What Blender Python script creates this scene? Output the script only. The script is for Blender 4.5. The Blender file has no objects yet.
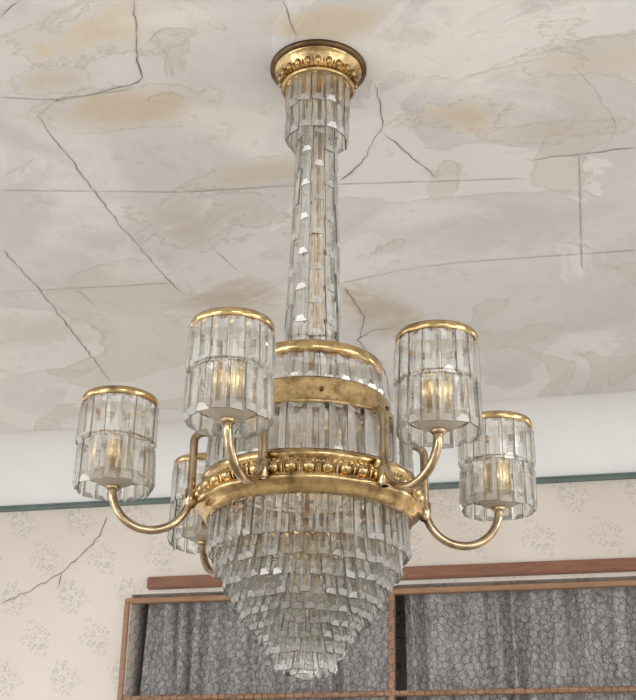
import bpy, bmesh, math, random
from mathutils import Vector, Matrix
random.seed(7)
F=1300.0; PITCH=math.radians(24); DH=2.5; EYE=1.6; ZC=3.43; WALL=4.95; RA=math.radians(-13.4); ROLL=math.radians(1.13)
scn=bpy.context.scene
scn.view_settings.view_transform='Standard'
# ---------------- helpers
def link(o):
    scn.collection.objects.link(o); return o
def P(ya,w):
    e=PITCH+math.atan((350-ya)/F); z=EYE+DH*math.tan(e)
    D=DH*math.cos(PITCH)+(z-EYE)*math.sin(PITCH)
    return (w*D/F, z)
def mk(name,bm,mat,smooth=False,parent=None,recalc=True):
    if recalc: bmesh.ops.recalc_face_normals(bm,faces=bm.faces)
    me=bpy.data.meshes.new(name); bm.to_mesh(me); bm.free()
    for m in (mat if isinstance(mat,list) else [mat]): me.materials.append(m)
    if smooth:
        for p in me.polygons: p.use_smooth=True
    o=link(bpy.data.objects.new(name,me))
    if parent: o.parent=parent
    return o
def nodes(name):
    m=bpy.data.materials.new(name); m.use_nodes=True
    nt=m.node_tree; b=nt.nodes['Principled BSDF']; return m,nt,b
def math_(nt,op,a,b=None,c=None):
    n=nt.nodes.new('ShaderNodeMath'); n.operation=op
    for i,v in enumerate((a,b,c)):
        if v is None: continue
        if isinstance(v,(int,float)): n.inputs[i].default_value=v
        else: nt.links.new(v,n.inputs[i])
    return n.outputs[0]
def mixc(nt,fac,a,b):
    n=nt.nodes.new('ShaderNodeMix'); n.data_type='RGBA'
    for s,v in ((n.inputs[0],fac),(n.inputs[6],a),(n.inputs[7],b)):
        if isinstance(v,(int,float)): s.default_value=v
        elif isinstance(v,tuple): s.default_value=(*v,1)
        else: nt.links.new(v,s)
    return n.outputs[2]
def ramp(nt,v,p0,p1,c0=(0,0,0),c1=(1,1,1)):
    r=nt.nodes.new('ShaderNodeValToRGB'); r.color_ramp.elements[0].position=p0; r.color_ramp.elements[1].position=p1
    r.color_ramp.elements[0].color=(*c0,1); r.color_ramp.elements[1].color=(*c1,1)
    nt.links.new(v,r.inputs[0]); return r.outputs[0]
def noise(nt,vec,scale,detail=4,rough=0.55,dist=0):
    n=nt.nodes.new('ShaderNodeTexNoise'); n.inputs['Scale'].default_value=scale; n.inputs['Detail'].default_value=detail
    n.inputs['Roughness'].default_value=rough; n.inputs['Distortion'].default_value=dist
    if vec is not None: nt.links.new(vec,n.inputs['Vector'])
    return n.outputs['Fac']
def vor(nt,vec,scale,rnd=1.0):
    n=nt.nodes.new('ShaderNodeTexVoronoi'); n.inputs['Scale'].default_value=scale; n.inputs['Randomness'].default_value=rnd
    nt.links.new(vec,n.inputs['Vector']); return n.outputs['Distance']
def objco(nt):
    return nt.nodes.new('ShaderNodeTexCoord').outputs['Object']
def bump(nt,b,h,strength,dist=0.002):
    n=nt.nodes.new('ShaderNodeBump'); n.inputs['Strength'].default_value=strength; n.inputs['Distance'].default_value=dist
    nt.links.new(h,n.inputs['Height']); nt.links.new(n.outputs[0],b.inputs['Normal'])
RM=Matrix.Translation((0,WALL,0))@Matrix.Rotation(RA,4,'Z')
def ray(x,y):
    cx=(x-318)/F; cy=(350-y)/F; c,s=math.cos(ROLL),math.sin(ROLL); X=cx*c-cy*s; Y=cx*s+cy*c
    return Vector((X,math.cos(PITCH)-Y*math.sin(PITCH),math.sin(PITCH)+Y*math.cos(PITCH)))
RI=RM.inverted()
def on_ceil(x,y):
    d=ray(x,y); p=Vector((0,0,EYE))+d*((ZC-EYE)/d.z); return RI@p
def on_wall(x,y):
    d=ray(x,y); t=WALL/(d.y+d.x*math.tan(-RA)); return RI@(Vector((0,0,EYE))+d*t)
# ---------------- materials
def brass(name,c1,c2,r0=.2,r1=.45,sc=25):
    m,nt,b=nodes(name); co=objco(nt)
    n=noise(nt,co,sc,6,.7); n2=noise(nt,co,90,4,.7)
    col=mixc(nt,ramp(nt,n,.42,.66),c1,c2); col=mixc(nt,math_(nt,'MULTIPLY',ramp(nt,n2,.56,.69),.5),col,tuple(x*.6 for x in c2))
    nt.links.new(col,b.inputs['Base Color']); b.inputs['Metallic'].default_value=1
    rr=nt.nodes.new('ShaderNodeMapRange'); nt.links.new(n,rr.inputs[0]); rr.inputs[3].default_value=r0; rr.inputs[4].default_value=r1
    nt.links.new(rr.outputs[0],b.inputs['Roughness']); bump(nt,b,noise(nt,co,140,4),.25,.001); return m
M_brass=brass('aged_brass',(.70,.505,.25),(.26,.175,.08),.02,.32)
M_arm=brass('arm_brass',(.54,.41,.26),(.25,.175,.10),.03,.26)
M_dark=brass('tarnished_bronze',(.20,.13,.07),(.09,.055,.03),.3,.55)
def glass(name,col,lo,hi,dcol=(.86,.85,.81),rough=.0,trans=.35,tcol=(.97,.97,.96),gloss=0):
    m,nt,b=nodes(name)
    b.inputs['Base Color'].default_value=(*col,1); b.inputs['Transmission Weight'].default_value=1
    b.inputs['Roughness'].default_value=rough; b.inputs['IOR'].default_value=1.55
    ri=nt.nodes.new('ShaderNodeNewGeometry').outputs['Random Per Island']
    d=nt.nodes.new('ShaderNodeBsdfDiffuse'); d.inputs[0].default_value=(*dcol,1)
    t=nt.nodes.new('ShaderNodeBsdfTransparent'); t.inputs[0].default_value=(*tcol,1)
    a=nt.nodes.new('ShaderNodeMixShader'); a.inputs[0].default_value=trans
    nt.links.new(b.outputs[0],a.inputs[1]); nt.links.new(t.outputs[0],a.inputs[2]); s=a.outputs[0]
    if gloss:
        g=nt.nodes.new('ShaderNodeBsdfGlossy'); g.inputs['Roughness'].default_value=.03; g.inputs[0].default_value=(1,1,1,1)
        y=nt.nodes.new('ShaderNodeMixShader'); y.inputs[0].default_value=gloss
        nt.links.new(s,y.inputs[1]); nt.links.new(g.outputs[0],y.inputs[2]); s=y.outputs[0]
    x=nt.nodes.new('ShaderNodeMixShader')
    mr=nt.nodes.new('ShaderNodeMapRange'); nt.links.new(math_(nt,'POWER',ri,1.6),mr.inputs[0]); mr.inputs[3].default_value=lo; mr.inputs[4].default_value=hi
    nt.links.new(mr.outputs[0],x.inputs[0])
    nt.links.new(s,x.inputs[1]); nt.links.new(d.outputs[0],x.inputs[2])
    nt.links.new(x.outputs[0],nt.nodes['Material Output'].inputs[0]); return m
M_glass=glass('crystal_table_facet',(1,1,.99),.0,.01,trans=.6,tcol=(1,1,.99))
M_bevel=glass('crystal_bevel_facet',(1,1,.99),.0,.10,(.98,.98,.95),trans=.25,tcol=(1,1,.99),gloss=.17)  # pale diffuse mixed in per crystal, standing in for bright reflections
M_edge=glass('crystal_darkened_edge',(.72,.72,.67),.28,.75,(.08,.077,.063),.02,.2,gloss=.07)  # dark diffuse mixed in, painting the dark refraction lines along crystal edges
M_frost=glass('dusty_glass',(.9,.86,.78),.50,.55,(.60,.53,.43),.2)
m,nt,b=nodes('bulb_glass'); b.inputs['Base Color'].default_value=(.85,.83,.78,1); b.inputs['Roughness'].default_value=.15; b.inputs['Coat Weight'].default_value=.5; M_bulb=m
def ceil_mat():
    m,nt,b=nodes('stained_ceiling_paint'); co=objco(nt)
    n1=noise(nt,co,.9,5,.6,.6); n2=noise(nt,co,2.3,8,.65,1.2); n3=noise(nt,co,5,10,.7); nf=noise(nt,co,22,6,.7)
    mp=nt.nodes.new('ShaderNodeMapping'); mp.inputs['Location'].default_value=(3.3,1.7,0); nt.links.new(co,mp.inputs[0])
    n4=noise(nt,mp.outputs[0],1.3,6,.5,1.0)
    mp2=nt.nodes.new('ShaderNodeMapping'); mp2.inputs['Location'].default_value=(7.3,4.7,0); nt.links.new(co,mp2.inputs[0])
    n5=noise(nt,mp2.outputs[0],1.9,7,.5,.8)
    c=mixc(nt,ramp(nt,n1,.4,.62),(.68,.675,.66),(.80,.795,.78))
    pe=ramp(nt,n4,.515,.53); c=mixc(nt,math_(nt,'MULTIPLY',pe,.6),c,(.88,.875,.85))
    pf=ramp(nt,n5,.58,.59); c=mixc(nt,math_(nt,'MULTIPLY',pf,.45),c,(.67,.635,.58))
    po=ramp(nt,math_(nt,'ABSOLUTE',math_(nt,'SUBTRACT',n5,.585)),.001,.006,(1,1,1),(0,0,0)); c=mixc(nt,math_(nt,'MULTIPLY',po,.3),c,(.46,.42,.37))
    def spot(x,y,rx,ry,col,st,ring=False):
        nonlocal c
        p=on_ceil(x,y); px=(on_ceil(x+rx,y)-p).length; py=(on_ceil(x,y+ry)-p).length
        v=nt.nodes.new('ShaderNodeMapping'); v.vector_type='POINT'; nt.links.new(co,v.inputs[0])
        v.inputs['Scale'].default_value=(1/px,1/py,0); v.inputs['Location'].default_value=(-p.x/px,-p.y/py,0)
        le=nt.nodes.new('ShaderNodeVectorMath'); le.operation='LENGTH'; nt.links.new(v.outputs[0],le.inputs[0])
        q=math_(nt,'ADD',le.outputs['Value'],math_(nt,'MULTIPLY',math_(nt,'SUBTRACT',n2,.5),3.4))
        q=math_(nt,'ADD',q,math_(nt,'MULTIPLY',math_(nt,'SUBTRACT',n3,.5),1.6))
        c=mixc(nt,math_(nt,'MULTIPLY',ramp(nt,q,.2,.95,(1,1,1),(0,0,0)),st),c,col)
        if ring:
            rr=math_(nt,'ABSOLUTE',math_(nt,'SUBTRACT',q,.9)); c=mixc(nt,math_(nt,'MULTIPLY',ramp(nt,rr,.0,.07,(1,1,1),(0,0,0)),st*.7),c,tuple(k*.75 for k in col))
    spot(480,70,190,90,(.89,.88,.85),.8); spot(110,35,100,32,(.75,.63,.46),.8,True); spot(130,105,95,20,(.66,.54,.38),.75,True)
    spot(460,115,70,20,(.70,.59,.42),.8,True); spot(230,300,75,24,(.55,.48,.39),.75); spot(60,180,80,60,(.86,.855,.83),.8)
    spot(215,225,70,27,(.58,.53,.45),.7,True); spot(370,310,45,35,(.57,.48,.36),.75); spot(590,60,90,32,(.70,.61,.47),.75,True)
    spot(250,120,60,40,(.86,.85,.82),.8); spot(500,230,130,30,(.62,.60,.58),.5); spot(330,20,70,18,(.70,.58,.42),.75); spot(420,215,60,18,(.86,.855,.83),.7)
    spot(170,20,70,14,(.87,.86,.83),.8); spot(560,130,75,15,(.63,.54,.42),.65,True); spot(150,270,60,18,(.83,.82,.80),.6); spot(40,330,80,20,(.60,.57,.53),.5)
    spot(570,330,80,20,(.62,.59,.55),.5); spot(260,175,65,11,(.64,.55,.42),.65,True); spot(50,80,50,14,(.66,.56,.43),.6,True)
    c=mixc(nt,math_(nt,'MULTIPLY',ramp(nt,n3,.58,.70),.4),c,(.52,.465,.40))
    c=mixc(nt,math_(nt,'MULTIPLY',ramp(nt,nf,.61,.70),.4),c,(.54,.50,.45))
    nt.links.new(c,b.inputs['Base Color']); b.inputs['Roughness'].default_value=.75
    bump(nt,b,math_(nt,'SUBTRACT',math_(nt,'ADD',n3,pe),pf),.3,.008); return m
M_ceil=ceil_mat()
def plain(name,c,r=.7,var=.08,sc=6):
    m,nt,b=nodes(name); n=noise(nt,objco(nt),sc,6)
    nt.links.new(mixc(nt,ramp(nt,n,.35,.65),tuple(x*(1-var) for x in c),tuple(min(1,x*(1+var)) for x in c)),b.inputs['Base Color'])
    b.inputs['Roughness'].default_value=r; return m
M_cove=plain('white_plaster',(.80,.80,.79),.8,.03,2)
M_crack=plain('crack_line',(.30,.27,.24),.9,.3)  # grey-brown colour of the crack lines
M_seam=plain('seam_line',(.50,.475,.45),.9,.12)
M_rail=plain('green_painted_wood',(.13,.17,.155),.5,.15)
def wallpaper():
    m,nt,b=nodes('floral_wallpaper'); co=objco(nt)
    PX,PZ=.25,.16
    s=nt.nodes.new('ShaderNodeSeparateXYZ'); nt.links.new(co,s.inputs[0])
    v=math_(nt,'DIVIDE',s.outputs[2],PZ); row=math_(nt,'FLOOR',v)
    u=math_(nt,'ADD',math_(nt,'DIVIDE',s.outputs[0],PX),math_(nt,'MULTIPLY',math_(nt,'MODULO',row,2),.5))
    fu=math_(nt,'MULTIPLY',math_(nt,'SUBTRACT',math_(nt,'FRACT',math_(nt,'ADD',u,20)),.5),PX)
    fv=math_(nt,'MULTIPLY',math_(nt,'SUBTRACT',math_(nt,'FRACT',v),.5),PZ)
    cb=nt.nodes.new('ShaderNodeCombineXYZ'); nt.links.new(fu,cb.inputs[0]); nt.links.new(fv,cb.inputs[1])
    nt.links.new(math_(nt,'MULTIPLY',math_(nt,'MODULO',row,2),3.1),cb.inputs[2])
    ln=nt.nodes.new('ShaderNodeCombineXYZ'); nt.links.new(math_(nt,'MULTIPLY',fu,.8),ln.inputs[0]); nt.links.new(math_(nt,'ADD',fv,math_(nt,'MULTIPLY',fu,.35)),ln.inputs[1])
    le=nt.nodes.new('ShaderNodeVectorMath'); le.operation='LENGTH'; nt.links.new(ln.outputs[0],le.inputs[0])
    nl=noise(nt,cb.outputs[0],22,1)
    dd=math_(nt,'ADD',le.outputs['Value'],math_(nt,'MULTIPLY',math_(nt,'SUBTRACT',nl,.5),.09))
    mask=ramp(nt,dd,.052,.062,(1,1,1),(0,0,0))
    blobs=ramp(nt,vor(nt,cb.outputs[0],72),.28,.40,(1,1,1),(0,0,0))
    stem=ramp(nt,math_(nt,'ABSOLUTE',math_(nt,'SUBTRACT',noise(nt,cb.outputs[0],30,1),.5)),.012,.03,(1,1,1),(0,0,0))
    fac=math_(nt,'MULTIPLY',math_(nt,'MAXIMUM',blobs,stem),mask)
    n1=noise(nt,co,1.5,6)
    base=mixc(nt,ramp(nt,n1,.35,.65),(.64,.575,.51),(.725,.665,.60))
    n2=noise(nt,cb.outputs[0],35,0)
    spr=mixc(nt,ramp(nt,n2,.45,.55),(.38,.40,.40),(.53,.45,.385))
    nt.links.new(mixc(nt,math_(nt,'MULTIPLY',fac,.58),base,spr),b.inputs['Base Color']); b.inputs['Roughness'].default_value=.8
    return m
M_wall=wallpaper()
def wood(name,c1,c2,sc=3):
    m,nt,b=nodes(name); co=objco(nt); mp=nt.nodes.new('ShaderNodeMapping'); mp.inputs['Scale'].default_value=(1,8,8); nt.links.new(co,mp.inputs[0])
    n=noise(nt,mp.outputs[0],sc*4,6,.6,.5); nt.links.new(mixc(nt,ramp(nt,n,.3,.7),c1,c2),b.inputs['Base Color']); b.inputs['Roughness'].default_value=.5
    return m
M_frame=wood('weathered_pine',(.38,.21,.115),(.23,.125,.07)); M_board=wood('brown_board',(.27,.115,.062),(.17,.072,.043))
M_floor=wood('floor_wood',(.32,.285,.245),(.24,.21,.175),1)
M_wire=plain('rusty_wire',(.055,.046,.04),.6,.3)
M_back=plain('dark_backing',(.10,.095,.09),.7,.2)  # colour of the backing added to make the window look dark inside
def cloth():
    m,nt,b=nodes('lace_curtain_cloth'); co=objco(nt)
    n=noise(nt,co,60,4,.75); n2=noise(nt,co,6,4); n3=noise(nt,co,16,6,.75,.8)
    c=mixc(nt,ramp(nt,n,.42,.6),(.23,.22,.22),(.48,.46,.45)); c=mixc(nt,math_(nt,'MULTIPLY',ramp(nt,n3,.50,.60),.6),c,(.16,.15,.147)); c=mixc(nt,math_(nt,'MULTIPLY',ramp(nt,n2,.4,.7),.35),c,(.48,.46,.445))
    nt.links.new(c,b.inputs['Base Color']); b.inputs['Roughness'].default_value=.9; return m
M_cloth=cloth()
# ---------------- room
def box(bm,a,b_):
    bmesh.ops.create_cube(bm,size=1,matrix=Matrix.Translation([(a[i]+b_[i])/2 for i in range(3)])@Matrix.Diagonal([abs(b_[i]-a[i]) for i in range(3)]+[1]))
def room(name,bm,mat,parent=None,smooth=False):
    o=mk(name,bm,mat,smooth)
    if parent: o.parent=parent
    else: o.matrix_world=RM
    return o
CV=.24; WX=4.2; YB=-8.0
OX0,OX1,OZ0,OZ1=-.74,1.35,1.05,2.80
bm=bmesh.new()
box(bm,(-WX,0,0),(OX0,.2,ZC+.1)); box(bm,(OX1,0,0),(WX,.2,ZC+.1)); box(bm,(OX0,0,OZ1),(OX1,.2,ZC+.1)); box(bm,(OX0,0,0),(OX1,.2,OZ0))
room('wall_back',bm,M_wall)
bm=bmesh.new(); box(bm,(-WX,YB,ZC),(WX,.2,ZC+.1)); ceiling=room('ceiling',bm,M_ceil)
bm=bmesh.new(); box(bm,(-WX,YB,-.1),(WX,.2,0)); room('floor',bm,M_floor)
bm=bmesh.new(); prev=None
for i in range(25):
    a=math.pi/2*i/24; y=-CV+CV*math.sin(a)-.002; z=ZC-.001-CV+CV*math.cos(a)
    cur=[bm.verts.new((-WX,y,z)),bm.verts.new((WX,y,z))]
    if prev: bm.faces.new((prev[0],prev[1],cur[1],cur[0]))
    prev=cur
room('trim_1',bm,M_cove,smooth=True)
bm=bmesh.new(); box(bm,(-WX,-.018,3.170),(WX,0,3.186)); box(bm,(-WX,-.024,3.184),(WX,0,3.190)); room('trim_2',bm,M_rail)
bm=bmesh.new(); box(bm,(-WX,-.018,0),(WX,0,.14)); room('baseboard_back',bm,M_frame)
def ribbon(bm,pts,w,jag,wall=False):
    P_=[]
    for a,b_ in zip(pts[:-1],pts[1:]):
        n=max(2,int((b_-a).length/.02))
        for i in range(n): P_.append(a.lerp(b_,i/n)+Vector((random.uniform(-1,1)*jag,0 if wall else random.uniform(-1,1)*jag,random.uniform(-1,1)*jag if wall else 0)))
    P_.append(pts[-1]); L=[]
    for i,p in enumerate(P_):
        d=(P_[min(i+1,len(P_)-1)]-P_[max(i-1,0)]).normalized(); up=Vector((0,1,0)) if wall else Vector((0,0,1))
        s=d.cross(up).normalized()*w*random.uniform(.35,1.2)/2*(1 if 0<i<len(P_)-1 else .2)
        o=Vector((0,-.0015,0)) if wall else Vector((0,0,-.0015))
        q=Vector((p.x,0,p.z)) if wall else Vector((p.x,p.y,ZC))
        L.append((bm.verts.new(q+o+s),bm.verts.new(q+o-s)))
    for a,b_ in zip(L[:-1],L[1:]): bm.faces.new((a[0],a[1],b_[1],b_[0]))
bm=bmesh.new()
for pl in [[(37,115),(75,165),(120,225),(180,292)],[(3,250),(40,290),(110,380)],[(133,0),(138,60),(143,78),(128,86),(85,95)],[(283,0),(290,15),(296,36)],
  [(376,85),(383,125),(362,163),(340,180)],[(385,133),(412,158),(438,178)],[(345,288),(365,318),(358,340),(385,370),(391,402)],[(358,340),(372,330),(392,328)],[(525,160),(636,147)],[(0,16),(20,0)]]:
    ribbon(bm,[on_ceil(*p) for p in pl],.0036,.004)
o=mk('cracks',bm,M_crack,recalc=False); o.parent=ceiling
bm=bmesh.new()
for pl in [[(180,192),(300,185),(440,181),(525,178)],[(579,155),(582,268)],[(0,292),(170,283)],[(75,288),(95,305)],[(340,283),(400,270),(460,262)],[(460,262),(636,250)],[(0,97),(60,100),(135,88)],[(0,190),(180,192)],[(215,250),(240,272)],[(37,115),(60,98),(85,95)]]:
    ribbon(bm,[on_ceil(*p) for p in pl],.0040,.001)
o=mk('panel_seams',bm,M_seam,recalc=False); o.parent=ceiling
bm=bmesh.new()
ribbon(bm,[on_wall(*p) for p in [(107,516),(100,535),(92,545),(75,560),(62,573),(45,582),(30,590),(0,604)]],.006,.006,True)
ribbon(bm,[on_wall(*p) for p in [(62,573),(58,588)]],.006,.003,True)
o=mk('wallpaper_crack',bm,M_crack,recalc=False); o.parent=bpy.data.objects['wall_back']
# window
win=link(bpy.data.objects.new('window_1',None)); win.matrix_world=RM
bm=bmesh.new(); fy0,fy1=-.012,.014; MX=.306
box(bm,(-.765,fy0,2.762),(1.385,fy1,2.784)); box(bm,(-.765,fy0,1.03),(-.745,fy1,2.762)); box(bm,(1.365,fy0,1.03),(1.385,fy1,2.762))
box(bm,(MX-.012,fy0,1.05),(MX+.012,fy1,2.762)); box(bm,(-.745,fy0+.003,2.385),(1.365,fy1,2.405)); box(bm,(-.745,fy0,1.03),(1.365,fy1,1.05))
bmesh.ops.bevel(bm,geom=bm.edges[:],offset=.003,segments=1,affect='EDGES')
room('screen_frame',bm,M_frame,win)
bm=bmesh.new(); box(bm,(OX0+.001,.15,OZ0),(OX1-.001,.19,OZ1))
for i in range(34):
    z=OZ0+.03+i*.05
    if z<OZ1-.05: box(bm,(OX0+.03,.14,z),(OX1-.03,.15,z+.035))
room('dark_slat_backing',bm,M_back,win)  # slatted backing, put in to darken the space behind the curtains
bm=bmesh.new(); a=.0185; W3=a*math.sqrt(3); wr=.00095
x0,x1,z0,z1=-.745,1.365,1.055,2.765
def wire(bm,p,q,r):
    d=(q-p).normalized(); u=Vector((0,1,0)); s=d.cross(u)
    A=[bm.verts.new(c+o_) for c in (p,q) for o_ in (u*-r,(s*.87+u*.5)*r,(s*-.87+u*.5)*r)]
    for i in range(3): bm.faces.new((A[i],A[(i+1)%3],A[3+(i+1)%3],A[3+i]))
def hsh(n): return (math.sin(n*12.9898)*43758.5453)%1-.5
def hj(x,z):
    k=round(x*400)+round(z*400)*977
    return Vector((x+.010*math.sin(z*23+x*9)+.006*math.sin(x*31+z*11)+.006*hsh(k),fy0-.002+.002*math.sin(x*13+z*7),z+.010*math.sin(x*19+z*5)+.006*hsh(k+5)))
r_=0; z=z0+.012
while z<z1-a*1.9:
    x=x0+(W3/2 if r_%2 else 0)+.02
    while x<x1-W3-.018:
        A=hj(x,z); B=hj(x,z+a)
        wire(bm,A,B,wr*1.4); C=hj(x+W3/2,z+a*1.5); wire(bm,B,C,wr)
        D_=hj(x+W3,z+a); wire(bm,D_,C,wr)
        x+=W3
    z+=a*1.5; r_+=1
o=mk('chicken_wire',bm,M_wire,recalc=False); o.parent=win
bm=bmesh.new(); box(bm,(-.67,-.03,2.815),(1.62,-.0005,2.862)); bmesh.ops.bevel(bm,geom=bm.edges[:],offset=.004,segments=2,affect='EDGES'); room('window_pelmet_board',bm,M_board)
for k,(xa,xb) in enumerate([(-.70,.285),(.335,1.34)]):
    bm=bmesh.new(); cols=[]; nx=320; ph=k*2.3
    zs=[1.1+ (2.79-1.1)*j/40 for j in range(41)]
    for i in range(nx+1):
        x=xa+(xb-xa)*i/nx; g=[]
        for z in zs:
            d=.021*math.sin(x*70+ph+2.2*math.sin(x*13+ph)+.5*math.sin(z*4))+.010*math.sin(x*33+z*2+ph)+.004*math.sin(x*190+z*6)
            g.append(bm.verts.new((x+.014*math.sin(z*3+x*20),.060+d,z+(.008*math.sin(x*30) if z>2.7 else 0))))
        cols.append(g)
    for i in range(nx):
        for j in range(40): bm.faces.new((cols[i][j],cols[i+1][j],cols[i+1][j+1],cols[i][j+1]))
    room('curtain' if k==0 else 'curtain.001',bm,M_cloth,smooth=True)
# ---------------- chandelier
CX=-.012
ch=link(bpy.data.objects.new('chandelier',None)); ch.location=(CX,DH,ZC)
def part(name,bm,mat,smooth=False):
    o=mk(name,bm,mat,smooth,ch); o.location=(0,0,-ZC); return o
def lathe(bm,prof,seg=96,c=(0,0)):
    R=[]
    for r,z in prof:
        R.append([bm.verts.new((c[0]+r*math.cos(2*math.pi*i/seg),c[1]+r*math.sin(2*math.pi*i/seg),z)) for i in range(seg)])
    for a,b_ in zip(R[:-1],R[1:]):
        for i in range(seg):
            j=(i+1)%seg; bm.faces.new((a[i],a[j],b_[j],b_[i]))
def closed(prof): return prof+[prof[0]]
def crystal(bm,M,w,h,t):
    def rect(dx,dz,y): 
        return [bm.verts.new(M@Vector((sx*dx,y,sz*dz))) for sx,sz in ((-1,-1),(1,-1),(1,1),(-1,1))]
    a=rect(w*.42,h/2-w*.08,-t*.34); b0=rect(w*.5,h/2,-t*.22); b1=rect(w*.5,h/2,t*.08); c=rect(w*.20,h/2-w*.42,t*.66)
    bm.faces.new(a[::-1]).material_index=0; bm.faces.new(c).material_index=0
    for p,q,mi in ((a,b0,0),(b0,b1,2),(b1,c,1)):
        for i in range(4): bm.faces.new((p[i],p[(i+1)%4],q[(i+1)%4],q[i])).material_index=mi
def ring(bm,n,rt,rb,zt,zb,t=.008,c=(0,0),ph=0,fill=.93,links=None,jit=1,stag=0):
    for i in range(n):
        th=2*math.pi*(i+ph)/n+random.uniform(-.014,.014)*jit
        o=Vector((math.sin(th),-math.cos(th),0)); tg=Vector((math.cos(th),math.sin(th),0)); k=Vector((0,0,1))
        dz=random.uniform(-.0025,.0025)*jit-(stag if i%2 else 0)
        top=o*(rt+(.001 if i%2 else 0))+k*(zt+dz); bot=o*(rb+random.uniform(-.001,.003)*jit)+k*(zb+dz); ax=(top-bot).normalized()
        tw=random.uniform(-.3,.3)*jit; tg=(Matrix.Rotation(tw,3,ax)@tg).normalized(); nn=tg.cross(ax)
        M=Matrix((tg,nn,ax)).transposed().to_4x4(); M.translation=(top+bot)/2+Vector((c[0],c[1],0))
        w=2*math.pi*max(rt,rb)/n*fill
        crystal(bm,M,w,(top-bot).length,t)
        if links is not None:
            T=Matrix(M); T.translation=top+Vector((c[0],c[1],0))
            bmesh.ops.create_cube(links,size=1,matrix=T@Matrix.Diagonal((.0020,.0020,.014,1)))
G=bmesh.new(); LK=bmesh.new(); fr=bmesh.new()
def hoop(r,z,t=.0022,c=(0,0),h=None):
    h=h or t
    lathe(fr,closed([(r-t,z-h),(r+t,z-h),(r+t,z+h),(r-t,z+h)]),72,c)
# canopy
bm=bmesh.new(); r,_=P(70,47); s=r/47
lathe(bm,[(0,ZC-.0005),(48*s,ZC-.0005),(48*s,ZC-.008),(44*s,ZC-.012),(42*s,ZC-.012)]); part('ceiling_rose_flange',bm,M_dark,True)
bm=bmesh.new()
lathe(bm,[(44*s,ZC-.009),(43*s,ZC-.015),(40.5*s,ZC-.017),(40*s,ZC-.022),(37.5*s,ZC-.028),(35*s,ZC-.045),(34.5*s,ZC-.052),(36*s,ZC-.054),(36.5*s,ZC-.060),(34*s,ZC-.064),(32*s,ZC-.062),(0,ZC-.058)])
part('ceiling_rose',bm,M_brass,True)
bm=bmesh.new()
for i in range(22):
    th=2*math.pi*i/22; T=Matrix.Rotation(th,4,'Z')@Matrix.Translation((0,-37.5*s,ZC-.036))@Matrix.Rotation(-.25,4,'X')
    bmesh.ops.create_uvsphere(bm,u_segments=12,v_segments=8,radius=1,matrix=T@Matrix.Diagonal((.0072,.007,.0098,1)))
    T=Matrix.Rotation(th+math.pi/22,4,'Z')@Matrix.Translation((0,-36.8*s,ZC-.036))@Matrix.Rotation(-.25,4,'X')
    bmesh.ops.create_uvsphere(bm,u_segments=8,v_segments=6,radius=1,matrix=T@Matrix.Diagonal((.0018,.003,.012,1)))
for i in range(60):
    th=2*math.pi*i/60; bmesh.ops.create_uvsphere(bm,u_segments=8,v_segments=6,radius=.0032,matrix=Matrix.Rotation(th,4,'Z')@Matrix.Translation((0,-35.4*s,ZC-.057)))
part('ceiling_rose_beads',bm,M_brass,True)
def row(y0,y1,w0,w1,n,t=.008,ph=0,links=True,fill=.92,stag=0,hp=True):
    a=P(y0,w0); b_=P(y1,w1); ring(G,n,a[0],b_[0],a[1],b_[1],t,ph=ph,fill=fill,links=LK if links else None,stag=stag*(a[1]-b_[1]))
    if hp: hoop(a[0]-.003,a[1],.0018)
row(86,116,29,29.5,14,.010); row(113,142,28,29.5,14,.010,.1)
ys=[112,142,175,209,244,279,313,347]; ws=[17.2,17.8,18.7,19.6,21,22.6,24.5,26.5]
for i in range(7): row(ys[i],ys[i+1]+1,ws[i],ws[i+1]+.5,10,.010,.2,stag=.5,hp=False)
row(345,368,26,28,12,.009)
zr=lambda y:P(y,0)[1]
bm=bmesh.new(); lathe(bm,[(.008,ZC-.05),(.008,zr(600)),(0.0,zr(600))],24); part('central_rod',bm,M_arm,True)
bm=bmesh.new()
def band(pts): lathe(bm,[P(y,w) for y,w in pts],128)
band([(369,63),(367,67),(369,70.5),(375,70.5),(379,69),(379,66),(369,63)])
band([(406,72),(406,78),(409,80),(413,80.5),(426,81),(430,82),(433,84),(435,99),(438,100),(438,95),(436,75),(406,72)])
band([(484,100),(484,107.5),(488,109),(491,108),(493,105),(496,105),(506,109.5),(509,113),(512,114),(514,112.5),(516,109),(519,107),(522,105),(524,103),(524,99),(522,97),(484,100)])
part('brass_bands',bm,M_brass,True)
bm=bmesh.new(); rb,zb=P(501.5,110)
nb=40
for i in range(nb):
    th=2*math.pi*i/nb
    T=Matrix.Rotation(th,4,'Z')@Matrix.Translation((0,-rb-.001,zb))@Matrix.Rotation(.22,4,'X')
    bmesh.ops.create_uvsphere(bm,u_segments=16,v_segments=10,radius=1,matrix=T@Matrix.Diagonal((.0125,.011,.0118,1)))
    T=Matrix.Rotation(th+math.pi/nb,4,'Z')@Matrix.Translation((0,-rb+.001,zb))@Matrix.Rotation(.22,4,'X')
    bmesh.ops.create_uvsphere(bm,u_segments=8,v_segments=6,radius=1,matrix=T@Matrix.Diagonal((.0024,.005,.013,1)))
for i in range(120):
    th=2*math.pi*i/120; r2,z2=P(493.5,106); bmesh.ops.create_uvsphere(bm,u_segments=8,v_segments=6,radius=.0030,matrix=Matrix.Rotation(th,4,'Z')@Matrix.Translation((0,-r2,z2)))
part('brass_bead_ornament',bm,M_brass,True)
row(379,408,67,74,28,.010); row(437,488,97,101,34,.012,.3)
row(437,486,82,84,26,.010,.1,False)
bm=bmesh.new()
for i in range(6):
    th=math.radians(-23+60*i+30); r2,z2=P(419,81); bmesh.ops.create_uvsphere(bm,u_segments=10,v_segments=8,radius=.005,matrix=Matrix.Rotation(th,4,'Z')@Matrix.Translation((0,-r2,z2)))
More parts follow.
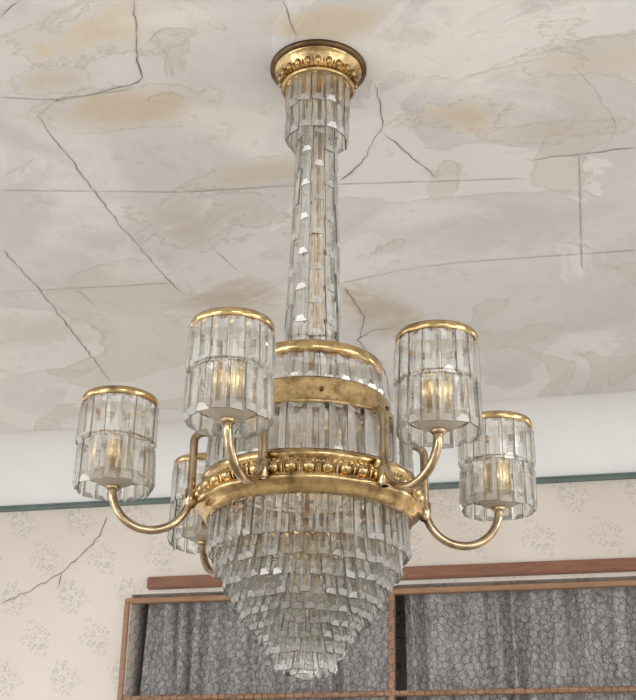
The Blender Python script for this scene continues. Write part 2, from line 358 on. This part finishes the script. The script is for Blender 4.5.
part('band_screws',bm,M_dark,True)
T_=[(513,559,94,99,50),(540,578,82,91.5,47),(558,594,72,82,43),(575,610,62,72.5,38),(590,623,53,63,34),(603,634,44,53.5,29),(614,646,35,44.5,24),(626,658,27,36,19),(640,674,20,28,14)]
for i,(a,b_,w0,w1,n) in enumerate(T_): row(a,b_,w0,w1,n,.012,.31*i,fill=.88)
row(654,677,9,12,6,.008)
bm=bmesh.new(); lathe(bm,[(0,zr(532)),P(532,30),P(536,32),P(548,32),P(552,26),P(572,24),P(574,20),(0,zr(574))],48)
lathe(bm,[P(640,4),P(640,19),P(642,20),P(642,4)],48)
for i in range(6):
    th=math.radians(60*i+10); r2,z2=P(550,62); c=(math.sin(th)*r2,-math.cos(th)*r2)
    lathe(bm,[(0,z2+.03),(.017,z2+.03),(.017,z2-.03),(.014,z2-.035),(0,z2-.035)],20,c)
part('inner_sockets',bm,M_brass,True)
bm=bmesh.new(); lathe(bm,[(0,zr(680)),P(679,5),P(676,9),P(672,12),P(667,9),P(664,5),(0,zr(663))],8); part('bottom_crystal_drop',bm,M_bevel,False)
# arms + cups
AZ=[-21.7,36.4,-82,97,-143,157]; DZ=[-.006,.000,-.034,-.031,-.042,-.02]
R=.389; RIN=.236
arm=bmesh.new(); cup=bmesh.new(); dish=bmesh.new(); bulb=bmesh.new(); sleeve=bmesh.new()
def tube(bm,pts,rad,seg=16):
    prev=None
    for i,p in enumerate(pts):
        d=(pts[min(i+1,len(pts)-1)]-pts[max(i-1,0)]).normalized(); 
        s=d.cross(side).normalized()
        c=[bm.verts.new(p+(side*math.cos(2*math.pi*k/seg)+s*math.sin(2*math.pi*k/seg))*rad) for k in range(seg)]
        if prev:
            for k in range(seg): bm.faces.new((prev[k],prev[(k+1)%seg],c[(k+1)%seg],c[k]))
        prev=c
for az,dz in zip(AZ,DZ):
    th=math.radians(az); o=Vector((math.sin(th),-math.cos(th),0)); side=Vector((math.cos(th),math.sin(th),0)); k=Vector((0,0,1))
    ZR=2.595+dz; zb=ZR-.188; rr=(R-RIN)/2; zc=zb+.008
    pts=[o*R+k*(zb+.012)]
    for i in range(25):
        a=math.pi*i/24; pts.append(o*(R-rr+rr*math.cos(a))+k*(zc-rr*1.02*math.sin(a)))
    zt=2.520
    pts.append(o*RIN+k*(zc+.05)); pts.append(o*RIN+k*(zt-.03))
    for i in range(1,9):
        a=math.pi/2*i/8; pts.append(o*(RIN-.022+.022*math.cos(a))+k*(zt-.03+.022*math.sin(a)))
    pts.append(o*.165+k*(zt-.008))
    tube(arm,pts,.0085)
    c=(o.x*R,o.y*R)
    lathe(arm,[(0,zb+.004),(.011,zb+.006),(.016,zb+.012),(.011,zb+.018),(.008,zb+.024)],24,c)
    ci=(o.x*RIN,o.y*RIN)
    q=P(505,113)[1]; lathe(arm,[(.009,q+.02),(.013,q+.015),(.013,q-.015),(.009,q-.02)],20,ci)
    lathe(dish,[(0,zb+.014),(.018,zb+.015),(.036,zb+.022),(.050,zb+.034),(.052,zb+.037),(.049,zb+.037),(.034,zb+.026),(.018,zb+.019),(0,zb+.018)],40,c)
    lathe(cup,closed([(.0700,ZR-.004),(.0735,ZR-.006),(.0765,ZR-.004),(.0765,ZR+.006),(.0745,ZR+.010),(.071,ZR+.008)]),72,c)
    hoop(.069,ZR-.083,.0013,c); hoop(.056,zb+.034,.0012,c)
    ring(G,16,.0705,.0720,ZR-.004,ZR-.092,.011,c,ph=random.random(),links=LK)
    ring(G,16,.0700,.0725,ZR-.088,ZR-.181,.011,c,ph=random.random(),links=LK)
    lathe(sleeve,[(.012,zb+.02),(.027,zb+.024),(.024,zb+.03),(.024,zb+.10),(.026,zb+.103),(.0,zb+.104)],28,c)
    lathe(bulb,[(0.009,zb+.103),(.011,zb+.112),(.016,zb+.128),(.015,zb+.145),(.008,zb+.165),(0,zb+.175)],24,c)
part('arms',arm,M_arm,True); part('cup_rims',cup,M_brass,True); part('cup_dishes',dish,M_frost,True); part('candle_sleeves',sleeve,M_brass,True); part('bulbs',bulb,M_bulb,True)
part('frame_hoops',fr,M_arm); part('crystals',G,[M_glass,M_bevel,M_edge]); part('crystal_links',LK,M_dark)
# ---------------- light: unseen striped surroundings, bright and dark bands added for contrast in the crystals
w=bpy.data.worlds.new('World'); scn.world=w; w.use_nodes=True; nt=w.node_tree; bg=nt.nodes['Background']
tc=nt.nodes.new('ShaderNodeTexCoord'); sp=nt.nodes.new('ShaderNodeSeparateXYZ'); nt.links.new(tc.outputs['Generated'],sp.inputs[0])
az=math_(nt,'ARCTAN2',sp.outputs[0],sp.outputs[1]); sw=math_(nt,'ADD',math_(nt,'MULTIPLY',math_(nt,'SINE',math_(nt,'MULTIPLY',az,7)),.5),.5)
cc=mixc(nt,ramp(nt,sw,.50,.58),(.14,.137,.133),(3.3,3.34,3.36))
lo=ramp(nt,sp.outputs[2],-.02,.03)
nt.links.new(mixc(nt,lo,(.5,.495,.49),cc),bg.inputs[0]); bg.inputs[1].default_value=2.2
def area(name,loc,tgt,size,e,col=(1,.998,.99)):
    l=bpy.data.lights.new(name,'AREA'); l.shape='RECTANGLE'; l.size,l.size_y=size; l.energy=e; l.color=col
    o=link(bpy.data.objects.new(name,l)); o.location=loc; o.rotation_euler=(Vector(tgt)-Vector(loc)).to_track_quat('-Z','Y').to_euler()
area('fill_light_left',(-3.6,.2,1.6),(0,3,2.8),(3.2,2.6),46)  # added fill lamp out of view, aimed up to brighten ceiling and crystals
area('fill_light_right',(3.4,-.4,1.5),(0,3,2.8),(3.2,2.6),36)  # second added fill, weaker, from the other side
# ---------------- camera
cam=bpy.data.cameras.new('Camera'); co=link(bpy.data.objects.new('Camera',cam))
cam.lens=F/700*36; cam.sensor_width=36
co.matrix_world=Matrix.Translation((0,0,EYE))@Matrix.Rotation(math.pi/2+PITCH,4,'X')@Matrix.Rotation(ROLL,4,'Z')
scn.camera=co
